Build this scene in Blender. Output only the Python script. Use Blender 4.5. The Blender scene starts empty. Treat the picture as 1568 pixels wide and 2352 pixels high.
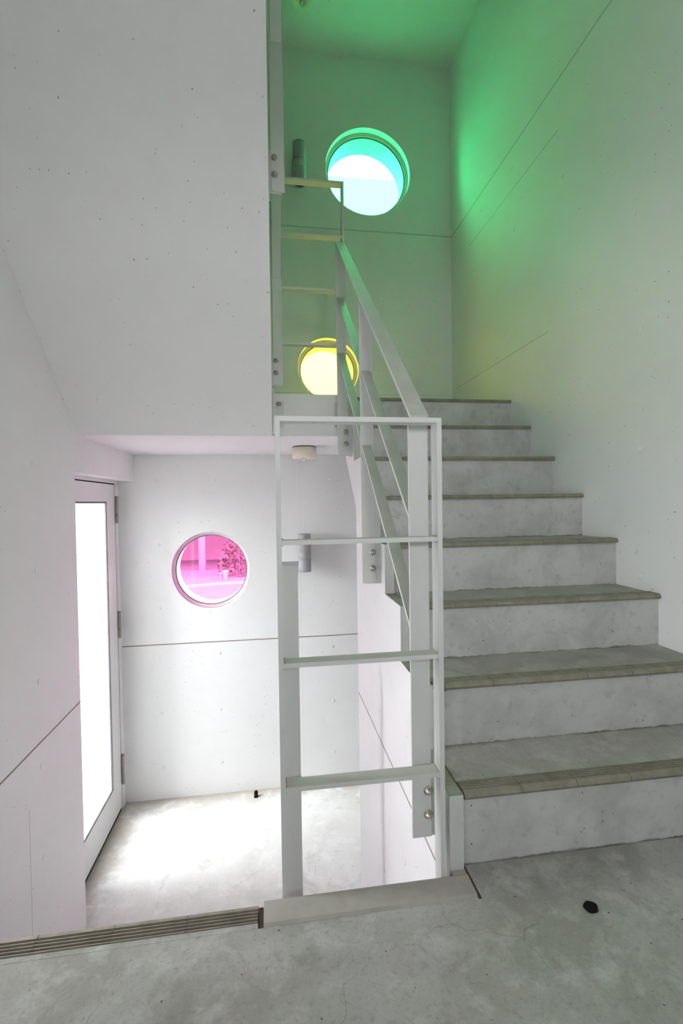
import bpy, bmesh, math, random
from mathutils import Vector, Matrix
random.seed(7)
sc = bpy.context.scene
COL = sc.collection

# ------------------------------------------------------------------ camera
W_PX, F_PX = 1568.0, 1089.74
yaw, pitch, roll = 0.1441, -0.0213, 0.0142
cd = bpy.data.cameras.new('camera'); cam = bpy.data.objects.new('camera', cd); COL.objects.link(cam)
cd.sensor_fit = 'HORIZONTAL'; cd.sensor_width = 36.0; cd.lens = 36.0 * F_PX / W_PX
cd.clip_start = 0.02; cd.clip_end = 300
fw = Vector((math.sin(yaw), math.cos(yaw), 0)); rt = Vector((math.cos(yaw), -math.sin(yaw), 0)); up = Vector((0, 0, 1))
fw, up = fw * math.cos(pitch) + up * math.sin(pitch), up * math.cos(pitch) - fw * math.sin(pitch)
rt, up = rt * math.cos(roll) - up * math.sin(roll), up * math.cos(roll) + rt * math.sin(roll)
M = Matrix((rt, up, -fw)).transposed().to_4x4(); M.translation = Vector((0, 0, 0.978))
cam.matrix_world = M
sc.camera = cam

# ------------------------------------------------------------------ light and exposure
SKY = 32.0
w = bpy.data.worlds.new('overcast'); sc.world = w; w.use_nodes = True
bg = w.node_tree.nodes['Background']; bg.inputs[0].default_value = (0.975, 0.975, 1.0, 1); bg.inputs[1].default_value = SKY
sc.view_settings.view_transform = 'Standard'
try: sc.view_settings.look = 'None'
except Exception: pass
sc.view_settings.gamma = 1.0; sc.view_settings.use_curve_mapping = False
sc.view_settings.exposure = 0.23
sc.cycles.use_denoising = True
sc.cycles.max_bounces = 8; sc.cycles.diffuse_bounces = 6
sc.cycles.use_adaptive_sampling = True; sc.cycles.adaptive_threshold = 0.08; sc.cycles.transparent_max_bounces = 16
sc.cycles.caustics_reflective = False; sc.cycles.caustics_refractive = False
sc.cycles.sample_clamp_indirect = 8.0

def portal(name, loc, rot, sx, sy):                     # daylight is only sampled through the openings, seen ones and added ones
    l = bpy.data.lights.new(name, 'AREA'); l.shape = 'RECTANGLE'; l.size = sx; l.size_y = sy
    l.cycles.is_portal = True
    o = bpy.data.objects.new(name, l); COL.objects.link(o); o.location = loc; o.rotation_euler = rot
    return o

# ------------------------------------------------------------------ layout (metres)
XL, XD, XLO = -1.0366, -1.151, -1.26      # left wall face, door face, outer face
XR = 1.4931                                # right wall face
YB, YBO = 3.7866, 4.0566                   # back wall inner and outer face
YR = -1.25                                 # wall behind the camera
XK, XKI = 0.445, 0.488                     # stepped kerb of the right flight
ZL = -1.2991                               # lower lobby floor
ZS = 1.3589                                # underside of the upper landing
YS = 2.7387                                # edge of the upper landing
Y1, T, R = 1.180, 0.2315, 0.2
ZC = 4.5045
YE = 1.156                                 # edge of the near landing
# portals: door, three round windows, added openings out of view
P90 = math.pi / 2
portal('door_daylight', (XLO - 0.02, 3.26, -0.05), (0, -P90, 0), 2.3, 1.0)
portal('green_daylight', (0.803, YBO + .01, 3.624), (-P90, 0, 0), .7, .7)
portal('yellow_daylight', (0.459, YBO + .01, 2.04), (-P90, 0, 0), .5, .5)
portal('pink_daylight', (-0.484, YBO + .01, 0.4575), (-P90, 0, 0), .62, .62)
OPX0, OPX1, OPZ0, OPZ1 = 0.05, 0.48, 1.30, 1.70  # unseen rear opening, added and sized for the ambient light
OLY0, OLY1, OLZ0, OLZ1 = -1.05, -0.55, 1.20, 1.60      # unseen opening added in the left wall beside the camera for fill light
SLY0, SLY1, SLZ0, SLZ1 = 1.22, 1.48, -0.12, 1.05        # unseen slot opening added above the steps going down, to light the well
portal('rear_fill_daylight', ((OPX0 + OPX1) / 2, YR - .21, (OPZ0 + OPZ1) / 2), (P90, 0, 0), OPX1 - OPX0, OPZ1 - OPZ0)

portal('slot_fill_daylight', (XLO - .01, (SLY0 + SLY1) / 2, (SLZ0 + SLZ1) / 2), (0, -P90, 0), SLZ1 - SLZ0, SLY1 - SLY0)
portal('side_fill_daylight', (XLO - .01, (OLY0 + OLY1) / 2, (OLZ0 + OLZ1) / 2), (0, -P90, 0), OLZ1 - OLZ0, OLY1 - OLY0)

# ------------------------------------------------------------------ materials
class NT:
    def __init__(s, name):
        s.m = bpy.data.materials.new(name); s.m.use_nodes = True; s.t = s.m.node_tree
        s.b = s.t.nodes['Principled BSDF']
    def n(s, typ, **kw):
        nd = s.t.nodes.new(typ)
        for k, v in kw.items():
            if k.startswith('i_'):
                key = k[2:]; key = int(key) if key.isdigit() else key
                nd.inputs[key].default_value = v
            else: setattr(nd, k, v)
        return nd
    def l(s, a, b): s.t.links.new(a, b)
    def math(s, op, a, b=None, c=None):
        nd = s.n('ShaderNodeMath', operation=op)
        for i, v in enumerate((a, b, c)):
            if v is None: continue
            if isinstance(v, (int, float)): nd.inputs[i].default_value = v
            else: s.l(v, nd.inputs[i])
        return nd.outputs[0]
    def mix(s, fac, a, b):
        nd = s.n('ShaderNodeMix', data_type='RGBA')
        if isinstance(fac, (int, float)): nd.inputs[0].default_value = fac
        else: s.l(fac, nd.inputs[0])
        for i, v in ((6, a), (7, b)):
            if isinstance(v, tuple): nd.inputs[i].default_value = (*v, 1)
            else: s.l(v, nd.inputs[i])
        return nd.outputs[2]
    def ramp(s, fac, lo, hi, a=0.0, b=1.0):
        nd = s.n('ShaderNodeMapRange'); s.l(fac, nd.inputs[0])
        nd.inputs[1].default_value = lo; nd.inputs[2].default_value = hi
        nd.inputs[3].default_value = a; nd.inputs[4].default_value = b
        return nd.outputs[0]
    def noise(s, vec, scale, detail=4, rough=.55, dist=0):
        nd = s.n('ShaderNodeTexNoise'); nd.inputs['Scale'].default_value = scale
        nd.inputs['Detail'].default_value = detail; nd.inputs['Roughness'].default_value = rough
        nd.inputs['Distortion'].default_value = dist
        s.l(vec, nd.inputs['Vector']); return nd.outputs['Fac']

def plane_coords(t, axis):
    """world position flattened onto the wall's own plane"""
    g = t.n('ShaderNodeNewGeometry'); sp = t.n('ShaderNodeSeparateXYZ'); t.l(g.outputs['Position'], sp.inputs[0])
    x, y, z = sp.outputs
    a, b = {'X': (y, z), 'Y': (x, z), 'Z': (x, y)}[axis]
    cb = t.n('ShaderNodeCombineXYZ'); t.l(a, cb.inputs[0]); t.l(b, cb.inputs[1])
    return cb.outputs[0], a, b, g.outputs['Position']

def line_mask(t, v, at, half, soft=.0012):
    d = t.math('ABSOLUTE', t.math('SUBTRACT', v, at))
    return t.ramp(d, half, half + soft, 1, 0)

def window_range(t, v, lo, hi):
    return t.math('MULTIPLY', t.math('GREATER_THAN', v, lo), t.math('LESS_THAN', v, hi))

def pits(t, uv, scale, radius, keep=.75, squash=(1, 1)):
    mp = t.n('ShaderNodeMapping'); t.l(uv, mp.inputs[0]); mp.inputs['Scale'].default_value = (squash[0], squash[1], 1)
    v = t.n('ShaderNodeTexVoronoi', voronoi_dimensions='2D'); v.inputs['Scale'].default_value = scale
    t.l(mp.outputs[0], v.inputs['Vector'])
    sep = t.n('ShaderNodeSeparateColor'); t.l(v.outputs['Color'], sep.inputs[0])
    on = t.math('GREATER_THAN', sep.outputs[0], keep)
    rr = t.math('MULTIPLY', sep.outputs[1], radius)
    return t.math('MULTIPLY', t.math('LESS_THAN', v.outputs['Distance'], rr), on)

def wall_material(name, axis, joints=(), hair=(), verticals=(), base=(.83, .83, .83), stain=0.0, pit=.9, foot=None):
    """white painted concrete: pits, open formwork joints (level z, half width, u range)"""
    t = NT(name); uv, a, b, pos = plane_coords(t, axis)
    n1 = t.noise(pos, 1.3, 2); n2 = t.noise(pos, 9, 3, .6)
    col = t.mix(t.ramp(n1, .35, .65), base, tuple(c * .97 for c in base))
    col = t.mix(t.ramp(n2, .45, .75, 0, .35), col, tuple(c * .93 for c in base))
    hgt = t.math('MULTIPLY', t.noise(pos, 30, 2, .6), .35)
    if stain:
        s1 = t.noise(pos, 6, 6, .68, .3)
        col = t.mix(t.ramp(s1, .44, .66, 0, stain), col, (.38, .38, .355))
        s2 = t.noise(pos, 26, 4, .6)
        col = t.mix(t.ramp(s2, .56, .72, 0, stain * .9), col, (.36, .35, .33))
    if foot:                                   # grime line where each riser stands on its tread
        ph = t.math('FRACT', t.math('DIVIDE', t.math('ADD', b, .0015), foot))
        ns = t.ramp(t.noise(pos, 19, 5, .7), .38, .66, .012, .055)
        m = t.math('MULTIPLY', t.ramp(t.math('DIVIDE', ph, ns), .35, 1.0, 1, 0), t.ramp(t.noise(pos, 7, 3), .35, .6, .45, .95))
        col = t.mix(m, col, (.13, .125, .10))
    p = t.math('MAXIMUM', pits(t, uv, 13, .036, .55), pits(t, uv, 31, .06, .86, (1, .6)))
    gate = t.ramp(t.noise(pos, 2.2, 2), .42, .58)
    p = t.math('MULTIPLY', p, gate)
    col = t.mix(t.math('MULTIPLY', p, pit), col, (.13, .12, .11))
    wob = t.math('MULTIPLY', t.math('SUBTRACT', t.noise(pos, 6, 2), .5), .004)
    for (z, hw, lo, hi, dark) in joints:
        m = t.math('MULTIPLY', line_mask(t, t.math('ADD', b, wob), z, hw), window_range(t, a, lo, hi))
        col = t.mix(t.math('MULTIPLY', m, dark), col, (.20, .16, .12)); hgt = t.math('SUBTRACT', hgt, t.math('MULTIPLY', m, 3.0))
    for (x, hw, lo, hi, dark) in verticals:
        m = t.math('MULTIPLY', line_mask(t, t.math('ADD', a, wob), x, hw, .001), window_range(t, b, lo, hi))
        col = t.mix(t.math('MULTIPLY', m, dark), col, (.25, .22, .18))
    bp = t.n('ShaderNodeBump'); bp.inputs['Strength'].default_value = .25; bp.inputs['Distance'].default_value = .004
    t.l(hgt, bp.inputs['Height']); t.l(bp.outputs[0], t.b.inputs['Normal'])
    t.l(col, t.b.inputs['Base Color']); t.b.inputs['Roughness'].default_value = .62
    t.b.inputs['Specular IOR Level'].default_value = .3
    return t.m

def concrete_material(name, base=(.40, .40, .375), dark=(.25, .245, .225), light=(.50, .50, .475), cracks=True, patch=1.0, edge=None, fleck=.55):
    t = NT(name); uv, a, b, pos = plane_coords(t, 'Z')
    n1 = t.noise(pos, 2.3, 5, .6, .5); n2 = t.noise(pos, 11, 6, .65, .3); n3 = t.noise(pos, 130, 4, .7)
    col = t.mix(t.ramp(n1, .40, .66, 0, patch), base, dark)
    col = t.mix(t.ramp(n2, .50, .72, 0, .7), col, light)
    col = t.mix(t.ramp(n3, .50, .80, 0, .55), col, dark)
    n5 = t.noise(pos, 62, 6, .75)
    col = t.mix(t.ramp(n5, .54, .70, 0, fleck), col, tuple(c * .7 for c in dark))
    n4 = t.noise(pos, 4.2, 7, .72, 1.2)
    col = t.mix(t.ramp(n4, .54, .70, 0, .6), col, tuple(c * .8 for c in dark))
    p = pits(t, uv, 26, .075, .90)
    col = t.mix(t.math('MULTIPLY', p, .8), col, (.08, .07, .06))
    if edge:                                   # brown dirt swept up against the back wall and the door
        yb, xd = edge
        dd = t.math('MINIMUM', t.math('SUBTRACT', yb, b), t.math('SUBTRACT', a, xd))
        wd = t.ramp(t.noise(pos, 5, 5, .65), .35, .7, .03, .30)
        col = t.mix(t.ramp(t.math('DIVIDE', dd, wd), .1, 1.0, .8, 0), col, (.36, .31, .25))
    if cracks:
        wv = t.n('ShaderNodeTexNoise'); wv.inputs['Scale'].default_value = 6; wv.inputs['Detail'].default_value = 5; t.l(pos, wv.inputs['Vector'])
        mp = t.n('ShaderNodeVectorMath', operation='SCALE'); t.l(wv.outputs['Color'], mp.inputs[0]); mp.inputs['Scale'].default_value = .16
        ad = t.n('ShaderNodeVectorMath', operation='ADD'); t.l(pos, ad.inputs[0]); t.l(mp.outputs[0], ad.inputs[1])
        v = t.n('ShaderNodeTexVoronoi', feature='DISTANCE_TO_EDGE', voronoi_dimensions='2D'); v.inputs['Scale'].default_value = 3.4
        t.l(ad.outputs[0], v.inputs['Vector'])
        cr = t.math('MULTIPLY', t.ramp(v.outputs['Distance'], .0015, .0045, 1, 0), t.ramp(t.noise(pos, 3.1, 2), .50, .58))
        col = t.mix(t.math('MULTIPLY', cr, .55), col, (.13, .125, .11))
    bp = t.n('ShaderNodeBump'); bp.inputs['Strength'].default_value = .3; bp.inputs['Distance'].default_value = .003
    h = t.noise(pos, 90, 3, .7); t.l(h, bp.inputs['Height']); t.l(bp.outputs[0], t.b.inputs['Normal'])
    t.l(col, t.b.inputs['Base Color']); t.b.inputs['Roughness'].default_value = .75
    return t.m

def paint(name, col, rough=.45, metal=0.0, dirt=0.0, dirtcol=(.30, .28, .23), scale=14, updirt=0.0, spec=.4):
    """plain coat, with optional grime that settles on faces looking up"""
    t = NT(name); g = t.n('ShaderNodeNewGeometry'); pos = g.outputs['Position']
    n = t.noise(pos, scale, 5, .65)
    c = t.mix(t.ramp(n, .40, .72, 0, dirt), col, dirtcol)
    if updirt:
        sp = t.n('ShaderNodeSeparateXYZ'); t.l(g.outputs['True Normal'], sp.inputs[0])
        upf = t.ramp(sp.outputs[2], .45, .75)
        c = t.mix(t.math('MULTIPLY', upf, t.ramp(n, .30, .60, updirt * .55, updirt)), c, dirtcol)
    t.l(c, t.b.inputs['Base Color'])
    t.b.inputs['Roughness'].default_value = rough; t.b.inputs['Metallic'].default_value = metal
    t.b.inputs['Specular IOR Level'].default_value = spec
    return t.m

def tinted_glass(name, tint, wire=True):
    t = NT(name); t.t.nodes.remove(t.b)
    out = [n for n in t.t.nodes if n.type == 'OUTPUT_MATERIAL'][0]
    tr = t.n('ShaderNodeBsdfTransparent'); gl = t.n('ShaderNodeBsdfGlossy'); gl.inputs['Roughness'].default_value = .02
    c = tint
    if wire:
        g = t.n('ShaderNodeNewGeometry'); sp = t.n('ShaderNodeSeparateXYZ'); t.l(g.outputs['Position'], sp.inputs[0])
        h = t.math('ADD', sp.outputs[0], sp.outputs[1])
        u = t.math('ADD', h, sp.outputs[2]); v = t.math('SUBTRACT', h, sp.outputs[2])
        def ln(q):
            f = t.math('FRACT', t.math('DIVIDE', q, .024)); return t.ramp(t.math('ABSOLUTE', t.math('SUBTRACT', f, .5)), .035, .06, 1, 0)
        m = t.math('MAXIMUM', ln(u), ln(v))
        cc = t.mix(t.math('MULTIPLY', m, .22), tint, (.05, .05, .05)); t.l(cc, tr.inputs[0])
    else: tr.inputs[0].default_value = (*tint, 1)
    lw = t.n('ShaderNodeLayerWeight'); lw.inputs[0].default_value = .5
    fr = t.math('ADD', t.math('MULTIPLY', t.math('POWER', lw.outputs['Facing'], 5.0), .6), .03)
    mx = t.n('ShaderNodeMixShader'); t.l(fr, mx.inputs[0]); t.l(tr.outputs[0], mx.inputs[1]); t.l(gl.outputs[0], mx.inputs[2])
    t.l(mx.outputs[0], out.inputs[0]); return t.m

INF = 99
M_left = wall_material('paint_left', 'X', joints=[(-.071, .0035, -INF, 2.72, .95)], verticals=[(2.145, .0012, -INF, -.30, .6)])
M_right = wall_material('paint_right', 'X', joints=[(3.140, .005, -INF, INF, .38)] + [(2.885, .0012, 2.3, 3.42, .6), (1.885, .0012, 2.4, 3.72, .55)])
M_back = wall_material('paint_back', 'Y', joints=[(3.150, .005, 0.0, INF, .38), (-.0988, .004, -INF, INF, .85), (1.845, .0015, -INF, INF, .3)],
                       verticals=[(.215, .0012, -INF, 1.3, .10)])
M_well = wall_material('paint_well', 'X', joints=[(-.055, .0035, -INF, INF, .9)])
M_white = wall_material('paint_soffit', 'Z')
M_white2 = wall_material('paint_plain', 'Y', base=(.80, .80, .80))
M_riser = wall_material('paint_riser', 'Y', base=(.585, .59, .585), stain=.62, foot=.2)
M_floor = concrete_material('worn_concrete', base=(.42, .42, .395), dark=(.235, .23, .205), light=(.57, .565, .545), patch=1.0)
M_tread = concrete_material('tread_concrete', base=(.42, .42, .39), dark=(.29, .285, .25), light=(.50, .50, .465), cracks=False, patch=.8)
M_lobby = concrete_material('lobby_concrete', base=(.73, .73, .72), dark=(.50, .48, .43), light=(.84, .84, .84), cracks=False, patch=.45, edge=(3.7866, -1.151), fleck=.12)
M_kerb = paint('kerb_mortar', (.38, .36, .33), .8, dirt=.7, dirtcol=(.30, .285, .25), scale=16)
M_kerb_paint = paint('kerb_paint', (.66, .665, .66), .6, dirt=.25, dirtcol=(.26, .25, .19), scale=11, updirt=1.0)
M_tile = paint('nosing_tile', (.275, .258, .205), .6, dirt=.8, dirtcol=(.16, .15, .105), scale=22)
M_tile_far = paint('nosing_tile_far', (.26, .235, .195), .6, dirt=.8, dirtcol=(.15, .13, .10), scale=22)
M_seal = paint('old_sealant', (.07, .055, .035), .9, dirt=.6, dirtcol=(.13, .10, .06), scale=60)
M_steel = paint('white_steel', (.68, .685, .68), .42, dirt=.12, dirtcol=(.5, .49, .45), scale=9, updirt=.85)
M_rust = paint('weld_rust', (.50, .46, .40), .7, dirt=.9, dirtcol=(.25, .18, .12), scale=60)
M_bolt = paint('stained_bolt', (.50, .48, .43), .35, metal=.6, dirt=.8, dirtcol=(.20, .16, .11), scale=70)
M_alu = paint('door_enamel', (.80, .80, .80), .4, dirt=.05)
M_gasket = paint('grey_gasket', (.16, .16, .17), .7)
M_hinge = paint('hinge_bronze', (.36, .31, .28), .4, metal=.5, dirt=.5, dirtcol=(.2, .17, .15), scale=60)
M_lampgrey = paint('lamp_grey', (.34, .34, .36), .5, spec=.4)
M_lampdark = paint('lamp_dark', (.03, .03, .03), .5)
M_beige = paint('beige_enamel', (.80, .73, .62), .5)
M_black = paint('black_rubber', (.010, .010, .010), .8, spec=.1)
M_rim = paint('window_rim', (.62, .62, .60), .4, dirt=.2)
M_green = tinted_glass('green_glass', (.045, .88, .27))
M_yellow = tinted_glass('yellow_glass', (.90, .84, .055))
M_pink = tinted_glass('pink_glass', (.78, .19, .50))
M_clear = tinted_glass('clear_wired_glass', (.88, .90, .89))
M_bulb = paint('clear_bulb', (.75, .78, .76), .05, metal=.9, spec=.8)
M_asphalt = paint('asphalt', (.115, .11, .11), .9, dirt=.4, dirtcol=(.15, .145, .14), scale=3)
M_outwall = wall_material('facade_render', 'Y', base=(.58, .58, .57), joints=[(z, .02, -INF, INF, .5) for z in (4.2, 6.9, 9.6)])
M_outdark = paint('carport_dark', (.13, .12, .12), .8, dirt=.4, dirtcol=(.19, .16, .15), scale=1.5)
M_pole = paint('carport_post', (.15, .15, .15), .6)
M_leaf = paint('hedge_leaf', (.075, .065, .055), .7, dirt=.6, dirtcol=(.13, .08, .07), scale=7)
M_pot = paint('white_pot', (.7, .7, .7), .5)
M_kerbst = paint('kerbstone', (.26, .26, .26), .8)
M_outfloor = concrete_material('porch_concrete', base=(.55, .55, .54), dark=(.45, .45, .44), light=(.6, .6, .6), cracks=False, patch=.4)

# ------------------------------------------------------------------ mesh helpers
def bx(bm, x0, x1, y0, y1, z0, z1, mi=0):
    vs = [bm.verts.new((x, y, z)) for x in (x0, x1) for y in (y0, y1) for z in (z0, z1)]
    F = [(0, 1, 3, 2), (4, 6, 7, 5), (0, 4, 5, 1), (2, 3, 7, 6), (0, 2, 6, 4), (1, 5, 7, 3)]
    out = []
    for f in F:
        q = bm.faces.new([vs[i] for i in f]); q.material_index = mi; out.append(q)
    return out

def obj(name, bm, mats, parent=None, loc=(0, 0, 0), smooth=False, bevel=0.0, seg=2):
    if bevel:
        ed = [e for e in bm.edges if len(e.link_faces) == 2 and e.calc_face_angle(0) > .6]
        bmesh.ops.bevel(bm, geom=ed, offset=bevel, segments=seg, profile=.5, affect='EDGES', clamp_overlap=True)
    bmesh.ops.recalc_face_normals(bm, faces=bm.faces)
    me = bpy.data.meshes.new(name); bm.to_mesh(me); bm.free()
    for m in (mats if isinstance(mats, (list, tuple)) else [mats]): me.materials.append(m)
    if smooth:
        for p in me.polygons: p.use_smooth = True
    o = bpy.data.objects.new(name, me); COL.objects.link(o)
    o.location = loc
    if parent: o.parent = parent
    return o

def shift(bm, d): bmesh.ops.translate(bm, verts=bm.verts, vec=d)

def empty(name, loc=(0, 0, 0)):
    o = bpy.data.objects.new(name, None); COL.objects.link(o); o.location = loc; o.empty_display_size = .05
    return o

def tag(o, label, cat, group=None):
    o['label'] = label; o['category'] = cat
    if group: o['group'] = group
    return o

def struct(o): o['kind'] = 'structure'; return o

def prism(bm, pts, axis, a0, a1, mi=0):
    """pts polygon in the plane normal to axis; extruded from a0 to a1"""
    def mk(p, a):
        return {'X': (a, p[0], p[1]), 'Y': (p[0], a, p[1]), 'Z': (p[0], p[1], a)}[axis]
    A = [bm.verts.new(mk(p, a0)) for p in pts]; B = [bm.verts.new(mk(p, a1)) for p in pts]
    n = len(pts)
    bm.faces.new(A).material_index = mi; bm.faces.new(B[::-1]).material_index = mi
    for i in range(n):
        f = bm.faces.new((A[i], B[i], B[(i + 1) % n], A[(i + 1) % n])); f.material_index = mi

def revolve(bm, prof, axis='Z', c=(0, 0, 0), seg=40, mi=0, smooth=True):
    """prof [(r, h)...] turned about the axis through c"""
    rings = []
    for r, h in prof:
        ring = []
        for k in range(seg):
            a = 2 * math.pi * k / seg; u, v = r * math.cos(a), r * math.sin(a)
            p = {'Z': (u, v, h), 'Y': (u, h, v), 'X': (h, u, v)}[axis]
            ring.append(bm.verts.new((p[0] + c[0], p[1] + c[1], p[2] + c[2])))
        rings.append(ring)
    for i in range(len(rings) - 1):
        for k in range(seg):
            f = bm.faces.new((rings[i][k], rings[i][(k + 1) % seg], rings[i + 1][(k + 1) % seg], rings[i + 1][k]))
            f.material_index = mi; f.smooth = smooth
    for ring, r in ((rings[0], prof[0][0]), (rings[-1], prof[-1][0])):
        if r > 1e-6:
            f = bm.faces.new(ring); f.material_index = mi
    return rings

def plug(bm, p, axis, sgn, r=.012):
    """shallow filled tie hole on a wall face"""
    prof = [(r, 0), (r * .96, .0015 * sgn), (r * .7, .0028 * sgn), (.0005, .0032 * sgn)]
    c = list(p); i = 'XYZ'.index(axis)
    revolve(bm, prof, axis, tuple(c), 18)

# ------------------------------------------------------------------ the room
WIN = [('green', .803, 3.624, .345), ('yellow', .459, 2.04, .247), ('pink', -.484, .4575, .301)]
G1, G2 = .075, .27          # depth of the inner reveal, total wall thickness
def back_wall():
    bm = bmesh.new()
    cells = [(x, z, r, r + .06) for _, x, z, r in WIN]
    x0, x1, z0, z1 = XLO - 3.2, XR + .3, ZL - .3, 5.2
    xs = sorted({x0, x1} | {x - h for x, z, r, h in cells} | {x + h for x, z, r, h in cells})
    zs = sorted({z0, z1} | {z - h for x, z, r, h in cells} | {z + h for x, z, r, h in cells})
    def inside(cx, cz):
        return any(abs(cx - x) < h - 1e-5 and abs(cz - z) < h - 1e-5 for x, z, r, h in cells)
    for i in range(len(xs) - 1):
        for j in range(len(zs) - 1):
            if inside((xs[i] + xs[i + 1]) / 2, (zs[j] + zs[j + 1]) / 2): continue
            for y in (YB, YBO):
                bm.faces.new([bm.verts.new((a, y, b)) for a, b in ((xs[i], zs[j]), (xs[i + 1], zs[j]), (xs[i + 1], zs[j + 1]), (xs[i], zs[j + 1]))])
    N = 96
    for x, z, r, h in cells:
        ro = r - .022
        def circ(rad, y): return [bm.verts.new((x + rad * math.cos(2 * math.pi * k / N), y, z + rad * math.sin(2 * math.pi * k / N))) for k in range(N)]
        def sq(y):
            o = []
            for k in range(N):
                a = 2 * math.pi * k / N; c, s = math.cos(a), math.sin(a); q = h / max(abs(c), abs(s))
                o.append(bm.verts.new((x + q * c, y, z + q * s)))
            return o
        def join(A, B, sm=False):
            for k in range(N):
                f = bm.faces.new((A[k], A[(k + 1) % N], B[(k + 1) % N], B[k])); f.smooth = sm
        join(circ(r, YB), sq(YB)); join(circ(ro, YBO), sq(YBO))
        join(circ(r, YB), circ(r, YB + G1), True); join(circ(r, YB + G1), circ(ro, YB + G1)); join(circ(ro, YB + G1), circ(ro, YBO), True)
    for px in (-.868, -.43, .46):
        for pz in (1.162, .667, .179, -.19, -.633, -1.052):
            if (px + .484) ** 2 + (pz - .457) ** 2 > .33 ** 2: plug(bm, (px, YB, pz), 'Y', -1)
    for px in (.46, .9, 1.34):
        for pz in (2.62, 3.02): 
            if (px - .803) ** 2 + (pz - 3.62) ** 2 > .4 ** 2: plug(bm, (px, YB, pz), 'Y', -1, .011)
    bmesh.ops.recalc_face_normals(bm, faces=bm.faces)
    me = bpy.data.meshes.new('wall_back'); bm.to_mesh(me); bm.free(); me.materials.append(M_back)
    o = bpy.data.objects.new('wall_back', me); COL.objects.link(o); return struct(o)
back_wall()

# round windows: a rim and a pane in each hole
for i, (nm, x, z, r) in enumerate(WIN):
    root = struct(empty('window_%d' % (i + 1), (x, YB + G1, z)))
    ro = r - .022
    bm = bmesh.new()
    revolve(bm, [(r - .001, -.016), (ro - .002, -.016), (ro - .002, -.002), (r - .001, -.002)], 'Y', seg=96)
    for f in [f for f in bm.faces if len(f.verts) > 4]: bm.faces.remove(f)
    rim = obj('window_rim', bm, M_rim, root)
    bm = bmesh.new()
    revolve(bm, [(ro - .0022, -.006), (ro - .009, -.006), (ro - .009, .004), (ro - .0022, .004)], 'Y', seg=96)
    for f in [f for f in bm.faces if len(f.verts) > 4]: bm.faces.remove(f)
    obj('gasket', bm, M_gasket, rim)
    bm = bmesh.new(); revolve(bm, [(ro - .004, 0), (.0002, 0)], 'Y', seg=96)
    for f in [f for f in bm.faces if len(f.verts) > 4]: bm.faces.remove(f)
    obj('pane', bm, {'green': M_green, 'yellow': M_yellow, 'pink': M_pink}[nm], root)

# right wall
bm = bmesh.new(); bx(bm, XR, XR + .25, YR - .2, YBO, ZL - .3, 5.2)
for (y, z) in ((2.78, 3.018), (2.27, 2.625), (1.78, 2.153), (2.76, 2.635), (3.21, 3.018), (1.757, 1.666), (1.753, 1.176), (1.751, .652)):
    plug(bm, (XR, y, z), 'X', -1)
struct(obj('wall_right', bm, M_right))
# left wall with the doorway at its far end
bm = bmesh.new()
YJ, ZD = 2.70, 1.157
bx(bm, XLO, XL, YR - .2, OLY0, ZL - .3, 5.2); bx(bm, XLO, XL, OLY1, SLY0, ZL - .3, 5.2); bx(bm, XLO, XL, SLY1, YJ, ZL - .3, 5.2)
bx(bm, XLO, XL, SLY0, SLY1, ZL - .3, SLZ0); bx(bm, XLO, XL, SLY0, SLY1, SLZ1, 5.2)
bx(bm, XLO, XL, OLY0, OLY1, ZL - .3, OLZ0); bx(bm, XLO, XL, OLY0, OLY1, OLZ1, 5.2)
bx(bm, XLO, XL, YJ, YB, ZD, 5.2)
for z in (1.165, .696, .201, -.176, -.589, -1.03):
    plug(bm, (XL, 2.257, z), 'X', 1)
    plug(bm, (XL, 1.80, z), 'X', 1)
struct(obj('wall_left', bm, M_left))
# wall behind the camera with an unseen opening added for ambient light
bm = bmesh.new()
bx(bm, XL, XR, YR - .2, YR, ZL - .3, OPZ0); bx(bm, XL, XR, YR - .2, YR, OPZ1, 5.2)
bx(bm, XL, OPX0, YR - .2, YR, OPZ0, OPZ1); bx(bm, OPX1, XR, YR - .2, YR, OPZ0, OPZ1)
struct(obj('wall_rear', bm, M_white2))
# wall of the stair well below the right flight
bm = bmesh.new()
prism(bm, [(YE + .02, ZL), (2.515, ZL), (2.515, .94), (1.30, -.165), (YE + .02, -.24)], 'X', XK, XK + .15)
for (y, z) in ((1.615, -.307), (2.0, -.043 - .15), (1.94, -.587), (1.50, -.62)): plug(bm, (XK, y, z), 'X', -1, .011)
struct(obj('wall_well', bm, M_well))
# floors
bm = bmesh.new()
bx(bm, XL, XR, YR, 1.088, -.24, 0, 0)
bx(bm, XKI + .004, XR, 1.088, Y1 + .012, -.24, 0, 0)
bx(bm, XL, XKI + .004, 1.088, YE, -.24, -.012, 0)
struct(obj('floor', bm, M_floor))
bm = bmesh.new(); bx(bm, XLO, XR, YR - .2, YB, ZL - .25, ZL)
struct(obj('floor', bm, M_lobby))
bm = bmesh.new(); bx(bm, XL, XK, YS, YB, ZS, 1.6); bx(bm, XK, XR, 2.97, YB, ZS, 1.6)
struct(obj('floor', bm, M_white))
bm = bmesh.new(); bx(bm, XL, XR, YR, 1.09, 2.96, 3.2)
struct(obj('floor', bm, M_white))
# ceilings
bm = bmesh.new(); bx(bm, XL, XR, YS, YB, ZC, ZC + .24); prism(bm, [(YS, ZC), (YS, ZC + .24), (1.09, 3.2), (1.09, 2.97)], 'X', XK, XR)
struct(obj('ceiling', bm, M_white))
bm = bmesh.new(); bx(bm, XLO, XR + .2, YR - .2, YBO, 5.2, 5.4)
struct(obj('ceiling', bm, M_white))

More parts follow.
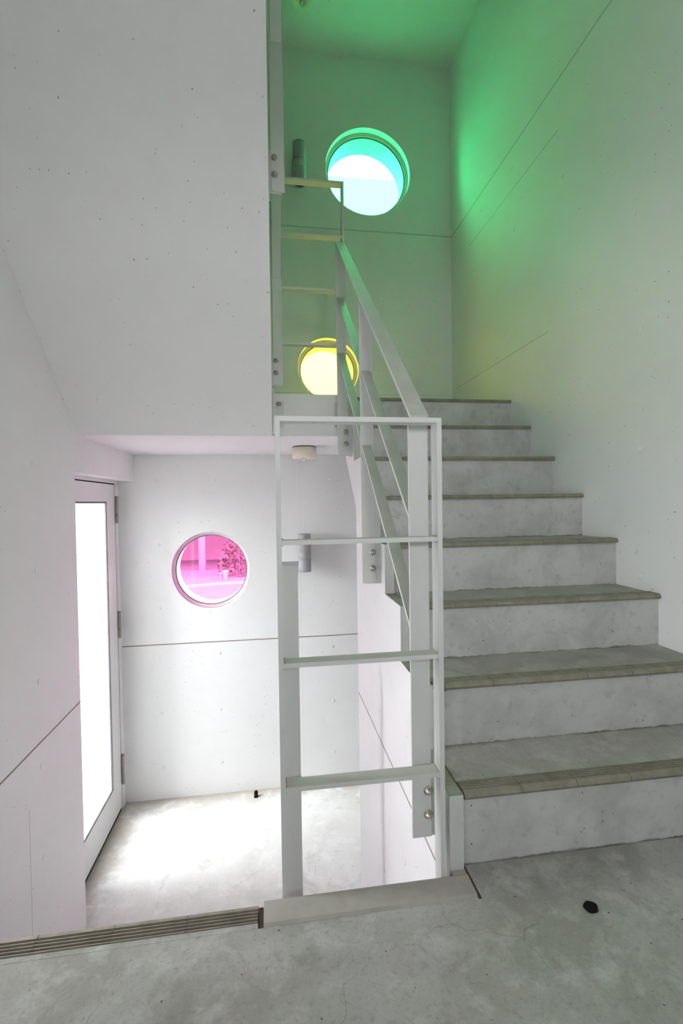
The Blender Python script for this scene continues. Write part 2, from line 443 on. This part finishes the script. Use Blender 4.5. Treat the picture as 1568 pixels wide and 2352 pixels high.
# ------------------------------------------------------------------ nosing tiles
def nosing_profile(d=.056, h=.017, grooves=4, lift=.003):
    """section of one grooved nosing tile: (back, up) with its nose at 0"""
    p = [(0.003, -h), (-.001, -h * .55), (0, -.007), (.003, -.0015), (.009, lift)]
    g0, g1 = .020, d - .006
    for k in range(grooves):
        c = g0 + (g1 - g0) * k / (grooves - 1)
        p += [(c - .0034, lift), (c - .0026, lift - .0032), (c + .0026, lift - .0032), (c + .0034, lift)]
    p += [(d, lift), (d, -h)]
    return p
def nosing_strip(x0, x1, y_nose, z, direction, first=None, tile=.1632, gap=.0016, d=.056, h=.017):
    """row of tiles with thin joints; direction +1: tread runs to +Y from the nose"""
    bm = bmesh.new(); prof = nosing_profile(d, h)
    pts = [(y_nose + direction * a, z + b) for a, b in prof]
    x = x0 if first is None else first
    edges = [x0]
    q = x
    while q < x1:
        if q > x0 + .01 and q < x1 - .01: edges.append(q)
        q += tile
    edges.append(x1)
    for a, b in zip(edges[:-1], edges[1:]): prism(bm, pts, 'X', a + gap / 2, b - gap / 2)
    for f in bm.faces:                                    # darker colour on the groove bottoms, for contrast
        if len(f.verts) == 4 and max(v.co.z for v in f.verts) - min(v.co.z for v in f.verts) < 1e-5 and abs(f.verts[0].co.z - (z + .003 - .0032)) < 1e-5:
            f.material_index = 1
    # mortar in the joints
    bx(bm, x0, x1, min(y_nose + direction * .004, y_nose + direction * (d - .001)), max(y_nose + direction * .004, y_nose + direction * (d - .001)), z - h + .001, z - .0018, 1)
    return bm

# ------------------------------------------------------------------ right flight, up to the upper landing
flight = tag(empty('staircase', (1.0, Y1, 0)), 'white painted concrete flight of eight steps climbing beside the right wall', 'staircase')
def Lc(o, root):
    if o.parent is root: o.matrix_parent_inverse = Matrix.Translation(-root.location)
    return o
pts = [(Y1 + .015, -.2), (Y1 + .015, R - .001)]
for k in range(1, 8):
    y = Y1 + k * T + .015
    pts += [(y, k * R - .001), (y, (k + 1) * R - .001)]
pts += [(2.97, 8 * R - .001), (2.97, 1.3), (2.95, 1.335)]
pts += [(2.515, .94), (1.30, -.165)]
bm = bmesh.new(); prism(bm, pts, 'X', XKI, XR)
bmesh.ops.recalc_face_normals(bm, faces=bm.faces)
for f in bm.faces: f.material_index = 1 if f.normal.z > .9 else 0
Lc(obj('flight_body', bm, [M_riser, M_tread], flight), flight)
# stepped kerb (open string) on the well side
kp = [(Y1 - .006, 0.0), (Y1 - .006, R + .003)]
for k in range(1, 8):
    y = Y1 + k * T - .004
    kp += [(y, k * R + .003), (y, (k + 1) * R + .003)]
kp += [(2.97, 8 * R + .003), (2.97, 1.3), (2.95, 1.335), (2.515, .94), (1.30, -.165), (YE + .02, -.2), (YE + .02, 0.0)]
bm = bmesh.new(); prism(bm, kp, 'X', XK, XKI - .004)
bmesh.ops.recalc_face_normals(bm, faces=bm.faces)
for f in bm.faces: f.material_index = 1 if f.normal.x < -.9 else 0
kerb = Lc(obj('stepped_kerb', bm, [M_kerb_paint, M_well], flight, bevel=.004), flight)
kerb['label'] = 'stepped kerb with dirty tops'
bm = bmesh.new()                                    # black joint between kerb and treads
sp = [(Y1 + .013, 0.0), (Y1 + .013, R + .0015)]
for k in range(1, 8):
    y = Y1 + k * T + .013
    sp += [(y, k * R + .0015), (y, (k + 1) * R + .0015)]
sp += [(2.97, 1.6), (2.97, 1.4), (2.5, 1.0), (1.3, -.1), (Y1 + .02, -.1)]
prism(bm, sp, 'X', XKI - .004, XKI)
Lc(obj('joint_sealant', bm, M_seal, flight), flight)
for k in range(1, 9):
    bm = nosing_strip(XKI + .001, XR - .001, Y1 + (k - 1) * T, k * R, 1, first=.652 - .1632 + (0 if k != 2 else .035))
    Lc(obj('nosing', bm, [M_tile, M_seal], flight), flight)

# ------------------------------------------------------------------ flight going down to the lobby
down = tag(empty('staircase', (-.5, YE, 0)), 'flight of steps going down to the lobby behind the grooved nosing at lower left', 'staircase')
n = 6; r6 = -ZL / n
pts = [(1.09, -.24), (1.09, -.02), (YE - .004, -.02)]
for k in range(1, n):
    y = YE + (k - 1) * T
    pts += [(y - .004 if k == 1 else y, -k * r6), (y + T, -k * r6)]
pts += [(YE + (n - 1) * T, ZL + .0005), (1.95, ZL + .0005)]
bm = bmesh.new(); prism(bm, pts[2:] + [(YE - .004, -.3)], 'X', XL, -.006)
bmesh.ops.recalc_face_normals(bm, faces=bm.faces)
for f in bm.faces: f.material_index = 1 if f.normal.z > .9 else 0
Lc(obj('flight_body', bm, [M_riser, M_tread], down), down)
bm = nosing_strip(XL, -.050, YE, 0, -1, first=-.5411 - 4 * .1635, tile=.1635, d=.053, h=.011)
Lc(obj('nosing', bm, [M_tile_far, M_seal], down), down)
# floor strip in front of the nosing, kerb round the well edge
bm = bmesh.new(); bx(bm, XL, -.050, 1.088, 1.1025, -.012, .0005); struct(obj('trim_1', bm, M_floor))
kb = bmesh.new()
prism(kb, [(1.088, -.012), (1.088, .0005), (1.094, .006), (1.150, .009), (1.156, .006), (1.156, -.012)], 'X', -.037, .4835)
o = obj('kerb', kb, M_kerb, bevel=.0015)
tag(o, 'low mortar kerb along the floor edge in front of the near guard frame', 'kerb')
bm = bmesh.new(); bx(bm, XK + .002, XKI - .0045, 1.1565, Y1 - .007, -.05, .006)
obj('kerb_return', bm, M_kerb, o)
bm = bmesh.new(); bx(bm, XKI - .004, XKI + .004, 1.084, Y1 + .008, -.011, .0012)
bx(bm, -.049, -.038, 1.086, 1.150, -.011, -.004)
sj = obj('joint_sealant', bm, M_seal, o); sj['label'] = 'dark brown joint at the kerb ends'

# ------------------------------------------------------------------ upper flight going back over the left side
upf = tag(empty('staircase', (-.5, YS, 1.6)), 'smooth white sloping underside of the overhead flight at upper left', 'staircase')
sl = .9474; y0 = YS; ye = 1.09
pts = [(y0 - .001, ZS + .0005), (y0 - .001, 1.6)]
for k in range(1, 8):
    y = 2.69 - (k - 1) * T
    pts += [(y, 1.6 + (k - 1) * R), (y, 1.6 + k * R)]
pts += [(1.091, 3.0 - .0), (1.091, ZS + sl * (y0 - 1.091))]
bm = bmesh.new(); prism(bm, pts, 'X', XL + .0005, .006)
Lc(obj('flight_body', bm, M_white, upf), upf)

# ------------------------------------------------------------------ guard frames and rails
def flat_bar(p0, p1, wdt, th, xc):
    """sloping flat bar: flat side up, lying in the YZ plane between p0 and p1 (y, z); thickness th"""
    bm = bmesh.new()
    d = Vector((0, p1[0] - p0[0], p1[1] - p0[1])); n = Vector((0, -d.z, d.y)).normalized() * th / 2
    P = []
    for x in (xc - wdt / 2, xc + wdt / 2):
        for q in (p0, p1):
            for s in (-1, 1): P.append(bm.verts.new((x, q[0] + s * n.y, q[1] + s * n.z)))
    for f in ((0, 1, 3, 2), (4, 6, 7, 5), (0, 4, 5, 1), (2, 3, 7, 6), (0, 2, 6, 4), (1, 5, 7, 3)): bm.faces.new([P[i] for i in f])
    return bm

def dome_nut(loc, axis='Y', sgn=-1, r=.0085, parent=None, root=None):
    bm = bmesh.new()
    revolve(bm, [(r * 1.55, 0), (r * 1.55, .0018 * sgn), (r * 1.15, .0018 * sgn), (r * 1.1, .007 * sgn), (r * .95, .011 * sgn), (r * .6, .0150 * sgn), (.0003, .0165 * sgn)], axis, loc, 20)
    return Lc(obj('dome_nut', bm, M_bolt, parent), root)

def guard_frame(z0, yf, nut_r):
    """welded flat bar frame closing the end of the well; front face at yf"""
    X0, X1, D, TH = .008, .428, .046, .0125
    root = empty('guard_frame', ((X0 + X1) / 2, yf, z0))
    ztop = z0 + 1.188; zbot = z0 - .235
    for x in (X0, X1 - TH):
        bm = bmesh.new(); bx(bm, x, x + TH, yf, yf + D, zbot, ztop - TH)
        Lc(obj('upright', bm, M_steel, root, bevel=.0012), root)
    bm = bmesh.new(); bx(bm, X0, X1, yf, yf + D, ztop - TH + .0002, ztop)
    Lc(obj('top_rail', bm, M_steel, root, bevel=.0012), root)
    for zz in (.874, .572, .264):
        bm = bmesh.new(); bx(bm, X0 + TH + .0002, X1 - TH - .0002, yf + .002, yf + D - .002, z0 + zz, z0 + zz + .0115)
        # small weld beads where the rung meets the uprights
        for x in (X0 + TH + .002, X1 - TH - .002):
            bx(bm, x - .0015, x + .0015, yf + .004, yf + D - .004, z0 + zz - .003, z0 + zz + .0145, 1)
        rg = Lc(obj('rung', bm, [M_steel, M_rust], root), root)
    for x, s in ((X0 + TH, 1), (X1 - TH, -1)):
        bm = bmesh.new()
        x0, x1 = sorted((x + s * .0002, x + s * .052))
        bx(bm, x0, x1, yf + D + .0005, yf + D + .0065, z0 - .19, z0 - .046)
        ft = Lc(obj('fixing_plate', bm, M_steel, root, bevel=.001), root)
        xn = .0451 if s > 0 else .391
        dome_nut((xn, yf + D + .0004, z0 - .062), 'Y', -1, .0085, ft, root)
    return root
near_frame = tag(guard_frame(0.0, 1.160, .008), 'tall white flat-bar guard frame with three rungs standing at the near floor edge', 'railing')
up_frame = tag(guard_frame(1.6, YS - .0535, .008), 'white guard frame on the upper landing edge, across the yellow round window', 'railing')

def stair_rail(xa, xb, side, ys, zbs, ztops, rails, hw=.049, rw=.040, cleat=1):
    """posts at ys; each post a wide flat bar facing the stairs, two dome nuts, an angle cleat on the string"""
    root = empty('stair_railing', ((xa + xb) / 2, ys[0], zbs[0]))
    for y, zb, zt in zip(ys, zbs, ztops):
        bm = bmesh.new(); bx(bm, xa, xb, y, y + .009, zb, zt)
        ps = Lc(obj('post', bm, M_steel, root, bevel=.0015), root)
        xn = xb - .008 if side > 0 else xa + .012
        for dz in (.062, .128): dome_nut((xn, y + .0002, zb + dz), 'Y', -1, .0082, ps, root)
        bm = bmesh.new()
        if side > 0:
            bx(bm, xa + .012, XK - .0005, y + .0095, y + .0155, zb - .004, zb + .165)
            bx(bm, XK - .0065, XK - .0005, y + .0155, y + .062, zb - .004, zb + .165)
        else:
            bx(bm, .0065, xb - .012, y + .0095, y + .0155, zb - .004, zb + .165)
            bx(bm, .0065, .0125, y + .0155, y + .062, zb - .004, zb + .165)
        Lc(obj('angle_cleat', bm, M_steel, root), root)
    return root

S3 = .864
RY = (1.235, 1.922, 2.600)
# right rail
rail_r = tag(stair_rail(.363, .416, 1, RY, (.058, .640, 1.236), (1.200, 1.785, 2.378), None), 'white flat-bar stair railing with broad posts climbing beside the right flight', 'railing')
def rails(root, xc, y0, y1, zfun, first='handrail'):
    bm = flat_bar((y0, zfun(y0)), (y1, zfun(y1)), .049, .010, xc)
    Lc(obj(first, bm, M_steel, root, bevel=.001), root)
zr = lambda off: (lambda y: 2.391 - off - S3 * (2.60 - y))
rails(rail_r, .389, 1.222, 2.611, zr(0.0))
for off in (.295, .598):
    for a, b in ((RY[0] + .0095, RY[1] - .0005), (RY[1] + .0095, RY[2] - .0005)):
        f = zr(off); bm = flat_bar((a, f(a)), (b, f(b)), .038, .009, .386)
        Lc(obj('mid_rail', bm, M_steel, rail_r, bevel=.001), rail_r)
# upper left rail (rises towards the viewer)
RYU = (2.611, 1.922, 1.235)
zu = lambda off: (lambda y: 2.806 - off + S3 * (2.60 - y))
rail_u = tag(stair_rail(.018, .069, -1, RYU, (1.620, 2.215, 2.81), (2.78, 3.375, 3.97), None), 'white stair railing of the overhead flight, seen edge-on beside its sloping underside', 'railing')
rails(rail_u, .043, 1.222, 2.626, zu(0.0))
for off in (.295, .598):
    for a, b in ((1.2445, 1.9215), (1.9315, 2.6105)):
        f = zu(off); bm = flat_bar((a, f(a)), (b, f(b)), .044, .009, .042)
        Lc(obj('mid_rail', bm, M_steel, rail_u, bevel=.001), rail_u)
# lower left rail (goes down to the lobby)
zd_ = lambda off: (lambda y: .822 - off - S3 * (y - 1.235))
rail_d = tag(stair_rail(.018, .062, -1, (1.236, 1.80, 2.27), (-.31, -.80, -1.2), (.818, .33, -.075), None), 'white stair railing going down behind the lower left of the near guard frame', 'railing')
rails(rail_d, .040, 1.236, 2.28, zd_(0.0))
for off in (.295, .598):
    for a, b in ((1.2455, 1.7995), (1.8095, 2.2695)):
        f = zd_(off); bm = flat_bar((a, f(a)), (b, f(b)), .038, .009, .040)
        Lc(obj('mid_rail', bm, M_steel, rail_d, bevel=.001), rail_d)

# ------------------------------------------------------------------ the glazed door of the lobby
door = struct(empty('door_1', (XD, 3.25, ZL)))
DY0, DY1, DZ0, DZ1 = 2.83, 3.70, -1.275, 1.128
GY0, GY1, GZ0, GZ1 = 2.955, 3.535, -1.052, 1.003
bm = bmesh.new()
bx(bm, XD - .04, XD, DY0, GY0, DZ0, DZ1); bx(bm, XD - .04, XD, GY1, DY1, DZ0, DZ1)
bx(bm, XD - .04, XD, GY0, GY1, DZ0, GZ0); bx(bm, XD - .04, XD, GY0, GY1, GZ1, DZ1)
leaf = Lc(obj('door_leaf', bm, M_alu, door), door)
bm = bmesh.new()
for (a, b, c, d) in ((GY0, GY0 + .012, GZ0, GZ1), (GY1 - .012, GY1, GZ0, GZ1), (GY0 + .012, GY1 - .012, GZ0, GZ0 + .012), (GY0 + .012, GY1 - .012, GZ1 - .012, GZ1)):
    bx(bm, XD - .012, XD - .004, a, b, c, d)
Lc(obj('gasket', bm, M_gasket, leaf), door)
bm = bmesh.new(); bx(bm, XD - .020, XD - .016, GY0 - .004, GY1 + .004, GZ0 - .004, GZ1 + .004)
Lc(obj('pane', bm, M_clear, leaf), door)
bm = bmesh.new()
bx(bm, XD - .055, XD + .004, 3.708, YB - .0005, ZL, ZD - .001); bx(bm, XD - .055, XD + .004, YJ + .001, DY0 - .006, ZL, ZD - .001)
bx(bm, XD - .055, XD + .004, DY0 - .006, 3.708, 1.136, ZD - .001)
Lc(obj('door_frame', bm, M_alu, door), door)
bm = bmesh.new(); bx(bm, XD - .05, XD - .002, DY0 - .004, 3.706, 1.1285, 1.1355); bx(bm, XD - .05, XD - .012, 3.7005, 3.7075, DZ0, DZ1); bx(bm, XD - .05, XD - .004, DY0 - .004, 3.70, ZL + .0005, DZ0 - .0005)
Lc(obj('door_gap_strip', bm, M_black, door), door)  # black strips filling the gaps round the leaf
for z0, z1 in ((.845, 1.037), (-.007, .182), (-1.108, -.890)):
    bm = bmesh.new(); c = (XD + .010, 3.712, 0)
    zm = z0 + (z1 - z0) * .36
    revolve(bm, [(.011, z0), (.011, zm - .006)], 'Z', c, 20)
    revolve(bm, [(.011, zm + .002), (.011, z1)], 'Z', c, 20)
    revolve(bm, [(.0095, zm - .006), (.0095, zm + .002)], 'Z', c, 20)
    revolve(bm, [(.0125, z1), (.0125, z1 + .004), (.006, z1 + .007)], 'Z', c, 20)
    bx(bm, XD + .0042, XD + .0068, 3.716, 3.738, z0, z1)
    Lc(obj('hinge', bm, M_hinge, door), door)

# ------------------------------------------------------------------ wall lamps
def wall_lamp(cx, z0, z1, label):
    R_, yc = .050, YB - .078
    root = tag(empty('wall_lamp', (cx, YB, z0)), label, 'lamp')
    bm = bmesh.new(); h = z1 - z0; t1, t2 = z0 + h * .36, z0 + h * .58
    prof = [(R_ - .006, z0 + .030), (R_ - .005, z0), (R_, z0 + .001)]
    for s in (t1, t2): prof += [(R_, s - .0012), (R_ - .0018, s - .0006), (R_ - .0018, s + .0006), (R_, s + .0012)]
    prof += [(R_, z1 - .012), (R_ - .0015, z1 - .0105), (R_ - .0015, z1 - .009), (R_, z1 - .0075), (R_, z1 - .001), (R_ - .005, z1), (R_ - .006, z1 - .030)]
    revolve(bm, prof, 'Z', (cx, yc, 0), 48)
    o = Lc(obj('lamp_body', bm, M_lampgrey, root), root)
    for z, s in ((z0 + .006, 1), (z1 - .006, -1)):
        bm = bmesh.new(); revolve(bm, [(R_ - .0055, z), (R_ - .014, z), (R_ - .016, z + s * .006), (.0002, z + s * .008)], 'Z', (cx, yc, 0), 40)
        lp = Lc(obj('lens', bm, M_lampdark, root), root)
    bm = bmesh.new(); bx(bm, cx - .030, cx + .022, YB - .030, YB - .0005, z0 + h * .28, z0 + h * .72)
    Lc(obj('wall_bracket', bm, M_lampdark, root, bevel=.002), root)
wall_lamp(.2415, .437, .732, 'grey cylindrical wall lamp on the lower wall right of the pink window')
wall_lamp(.2490, 3.432, 3.735, 'grey cylindrical wall lamp high on the wall left of the green window')

# ------------------------------------------------------------------ ceiling lamps
def ceiling_lamp(cx, cy, zc, label):
    root = tag(empty('ceiling_lamp', (cx, cy, zc)), label, 'lamp'); r = .083
    bm = bmesh.new(); revolve(bm, [(r - .004, zc - .0005), (r - .004, zc - .006)], 'Z', (cx, cy, 0), 48)
    Lc(obj('backplate', bm, M_lampdark, root), root)
    bm = bmesh.new(); revolve(bm, [(r, zc - .006), (r, zc - .076), (r - .003, zc - .080), (.022, zc - .080), (.020, zc - .074), (.0002, zc - .074)], 'Z', (cx, cy, 0), 56)
    Lc(obj('lamp_housing', bm, M_beige, root), root)
    bm = bmesh.new(); revolve(bm, [(.011, zc - .074), (.013, zc - .084), (.0135, zc - .090), (.010, zc - .097), (.0003, zc - .100)], 'Z', (cx, cy, 0), 28)
    Lc(obj('bulb', bm, M_bulb, root), root)
ceiling_lamp(.222, 3.265, ZS, 'round beige ceiling lamp under the upper landing, above the lobby')
ceiling_lamp(.256, 3.335, ZC, 'round beige ceiling lamp at the very top of the picture in green light')

# ------------------------------------------------------------------ small rubber things
bm = bmesh.new()
ringpts = []
for k in range(22):
    a = 2 * math.pi * k / 22; q = .0165 * (1 + .09 * math.sin(2 * a + 1) + .05 * math.sin(5 * a))
    ringpts.append((.7354 + q * math.cos(a) * .95, 1.0181 + q * math.sin(a)))
prism(bm, ringpts, 'Z', -.002, .0035)
tag(obj('rubber_plug', bm, M_black), 'small black plug set in the near concrete floor at lower right', 'plug')
bm = bmesh.new()
revolve(bm, [(.017, ZL), (.017, ZL + .004), (.0145, ZL + .006), (.0145, ZL + .040), (.012, ZL + .045), (.0002, ZL + .046)], 'Z', (-.1644, 3.694, 0), 24)
tag(obj('door_stop', bm, M_black), 'small black rubber stop on the lobby floor against the back wall', 'door stop')

# ------------------------------------------------------------------ outside
bm = bmesh.new(); bx(bm, -60, 60, YBO, 60, -1.55, -1.35); struct(obj('ground', bm, M_asphalt))
bm = bmesh.new(); bx(bm, -12, XLO - .0005, -12, YB - .0005, ZL - .25, ZL - .012); struct(obj('ground', bm, M_outfloor))
bm = bmesh.new(); bx(bm, XLO, XR + 8, -14, YR - .2, -1.5, -1.35); struct(obj('ground', bm, M_outfloor))
bm = bmesh.new(); bx(bm, -4.4, -4.2, -12, YB - .001, ZL - .02, .6); struct(obj('wall_sky_block', bm, M_white))  # unseen wall added outside to cut the daylight reaching the door
bm = bmesh.new(); bx(bm, -3.2, XLO - .0005, 1.75, 1.95, ZL - .02, 5.2); struct(obj('wall_light_shield', bm, M_white))  # unseen wing added so daylight reaches the door only from the side
# pale building across the yard, with an open carport at its foot
bld = tag(empty('apartment_building', (0, 17, -1.35)), 'pale building across the yard, seen through the coloured round windows', 'building')
bm = bmesh.new()
bx(bm, -16, 16, 17.0, 26, 1.25, 12.6); bx(bm, -16, 16, 20.5, 26, -1.35, 1.25)
Lc(obj('building_wall', bm, M_outwall, bld), bld)
bm = bmesh.new(); bx(bm, -16, 16, 20.3, 20.49, -1.35, 1.2); Lc(obj('carport_back', bm, M_outdark, bld), bld)
bm = bmesh.new(); bx(bm, -16, 16, 17.05, 20.3, 1.18, 1.245); Lc(obj('carport_ceiling', bm, M_outdark, bld), bld)
for x in (-8.0, -2.47, 3.4, 9): 
    bm = bmesh.new(); bx(bm, x - .11, x + .11, 17.1, 17.32, -1.35, 1.18); Lc(obj('carport_post', bm, M_pole, bld), bld)
bm = bmesh.new()
ringp = []
for k in range(25):
    a = math.radians(58 + 64 * k / 24); ringp.append((-0.6 + 5.2 * math.cos(a), 8.9 + 5.2 * math.sin(a)))
inner = [(-0.6 + 5.05 * math.cos(math.radians(58 + 64 * k / 24)), 8.9 + 5.05 * math.sin(math.radians(58 + 64 * k / 24))) for k in range(25)][::-1]
prism(bm, ringp + inner, 'Z', -1.35, -1.30)
tag(obj('kerbstone', bm, M_kerbst), 'pale curved kerb on the yard ground outside the pink window', 'kerb')
def bush(cx, cy, rx, ry, hz, label, seed, n=1500):
    rnd = random.Random(seed); bm = bmesh.new()
    root = tag(empty('hedge', (cx, cy, -1.35)), label, 'bush', None)
    for _ in range(n):
        th = rnd.uniform(0, 2 * math.pi); ph = rnd.uniform(0, 1); q = rnd.uniform(.75, 1.05)
        c = Vector((cx + rx * q * math.cos(th) * math.sqrt(1 - ph * ph * .9), cy + ry * q * math.sin(th) * math.sqrt(1 - ph * ph * .9), -1.33 + hz * ph * q))
        u = Vector((rnd.gauss(0, 1), rnd.gauss(0, 1), rnd.gauss(0, 1))).normalized(); v = u.orthogonal().normalized(); s = rnd.uniform(.04, .08)
        a = [c + u * s, c + v * s * .5, c - u * s, c - v * s * .5]
        bm.faces.new([bm.verts.new(p) for p in a])
    Lc(obj('foliage', bm, M_leaf, root), root)
    bm = bmesh.new()
    for k in range(7):
        x = cx + rnd.uniform(-.4, .4) * rx; y = cy + rnd.uniform(-.4, .4) * ry
        bx(bm, x - .015, x + .015, y - .015, y + .015, -1.35, -1.35 + hz * .7)
    Lc(obj('stem', bm, M_outdark, root), root)
bush(-.75, 15.7, 1.0, .5, 1.5, 'leafy bush beside the building, right half of the pink window view', 3)
bush(-4.3, 15.9, 1.2, .5, .95, 'low bush left of the carport post in the pink window view', 4, 1100)
for (x, y, h_, r_, lab) in ((-1.468, 14.95, .24, .085, 'white flower pot on the ground in front of the bush'), (-1.62, 15.05, .16, .05, 'smaller white pot standing behind the front pot')):
    bm = bmesh.new(); revolve(bm, [(r_ * .65, -1.35), (r_, -1.35 + h_), (r_ * 1.1, -1.35 + h_), (r_ * 1.1, -1.33 + h_), (r_ * .9, -1.33 + h_)], 'Z', (x, y, 0), 20)
    tag(obj('flower_pot', bm, M_pot), lab, 'pot')
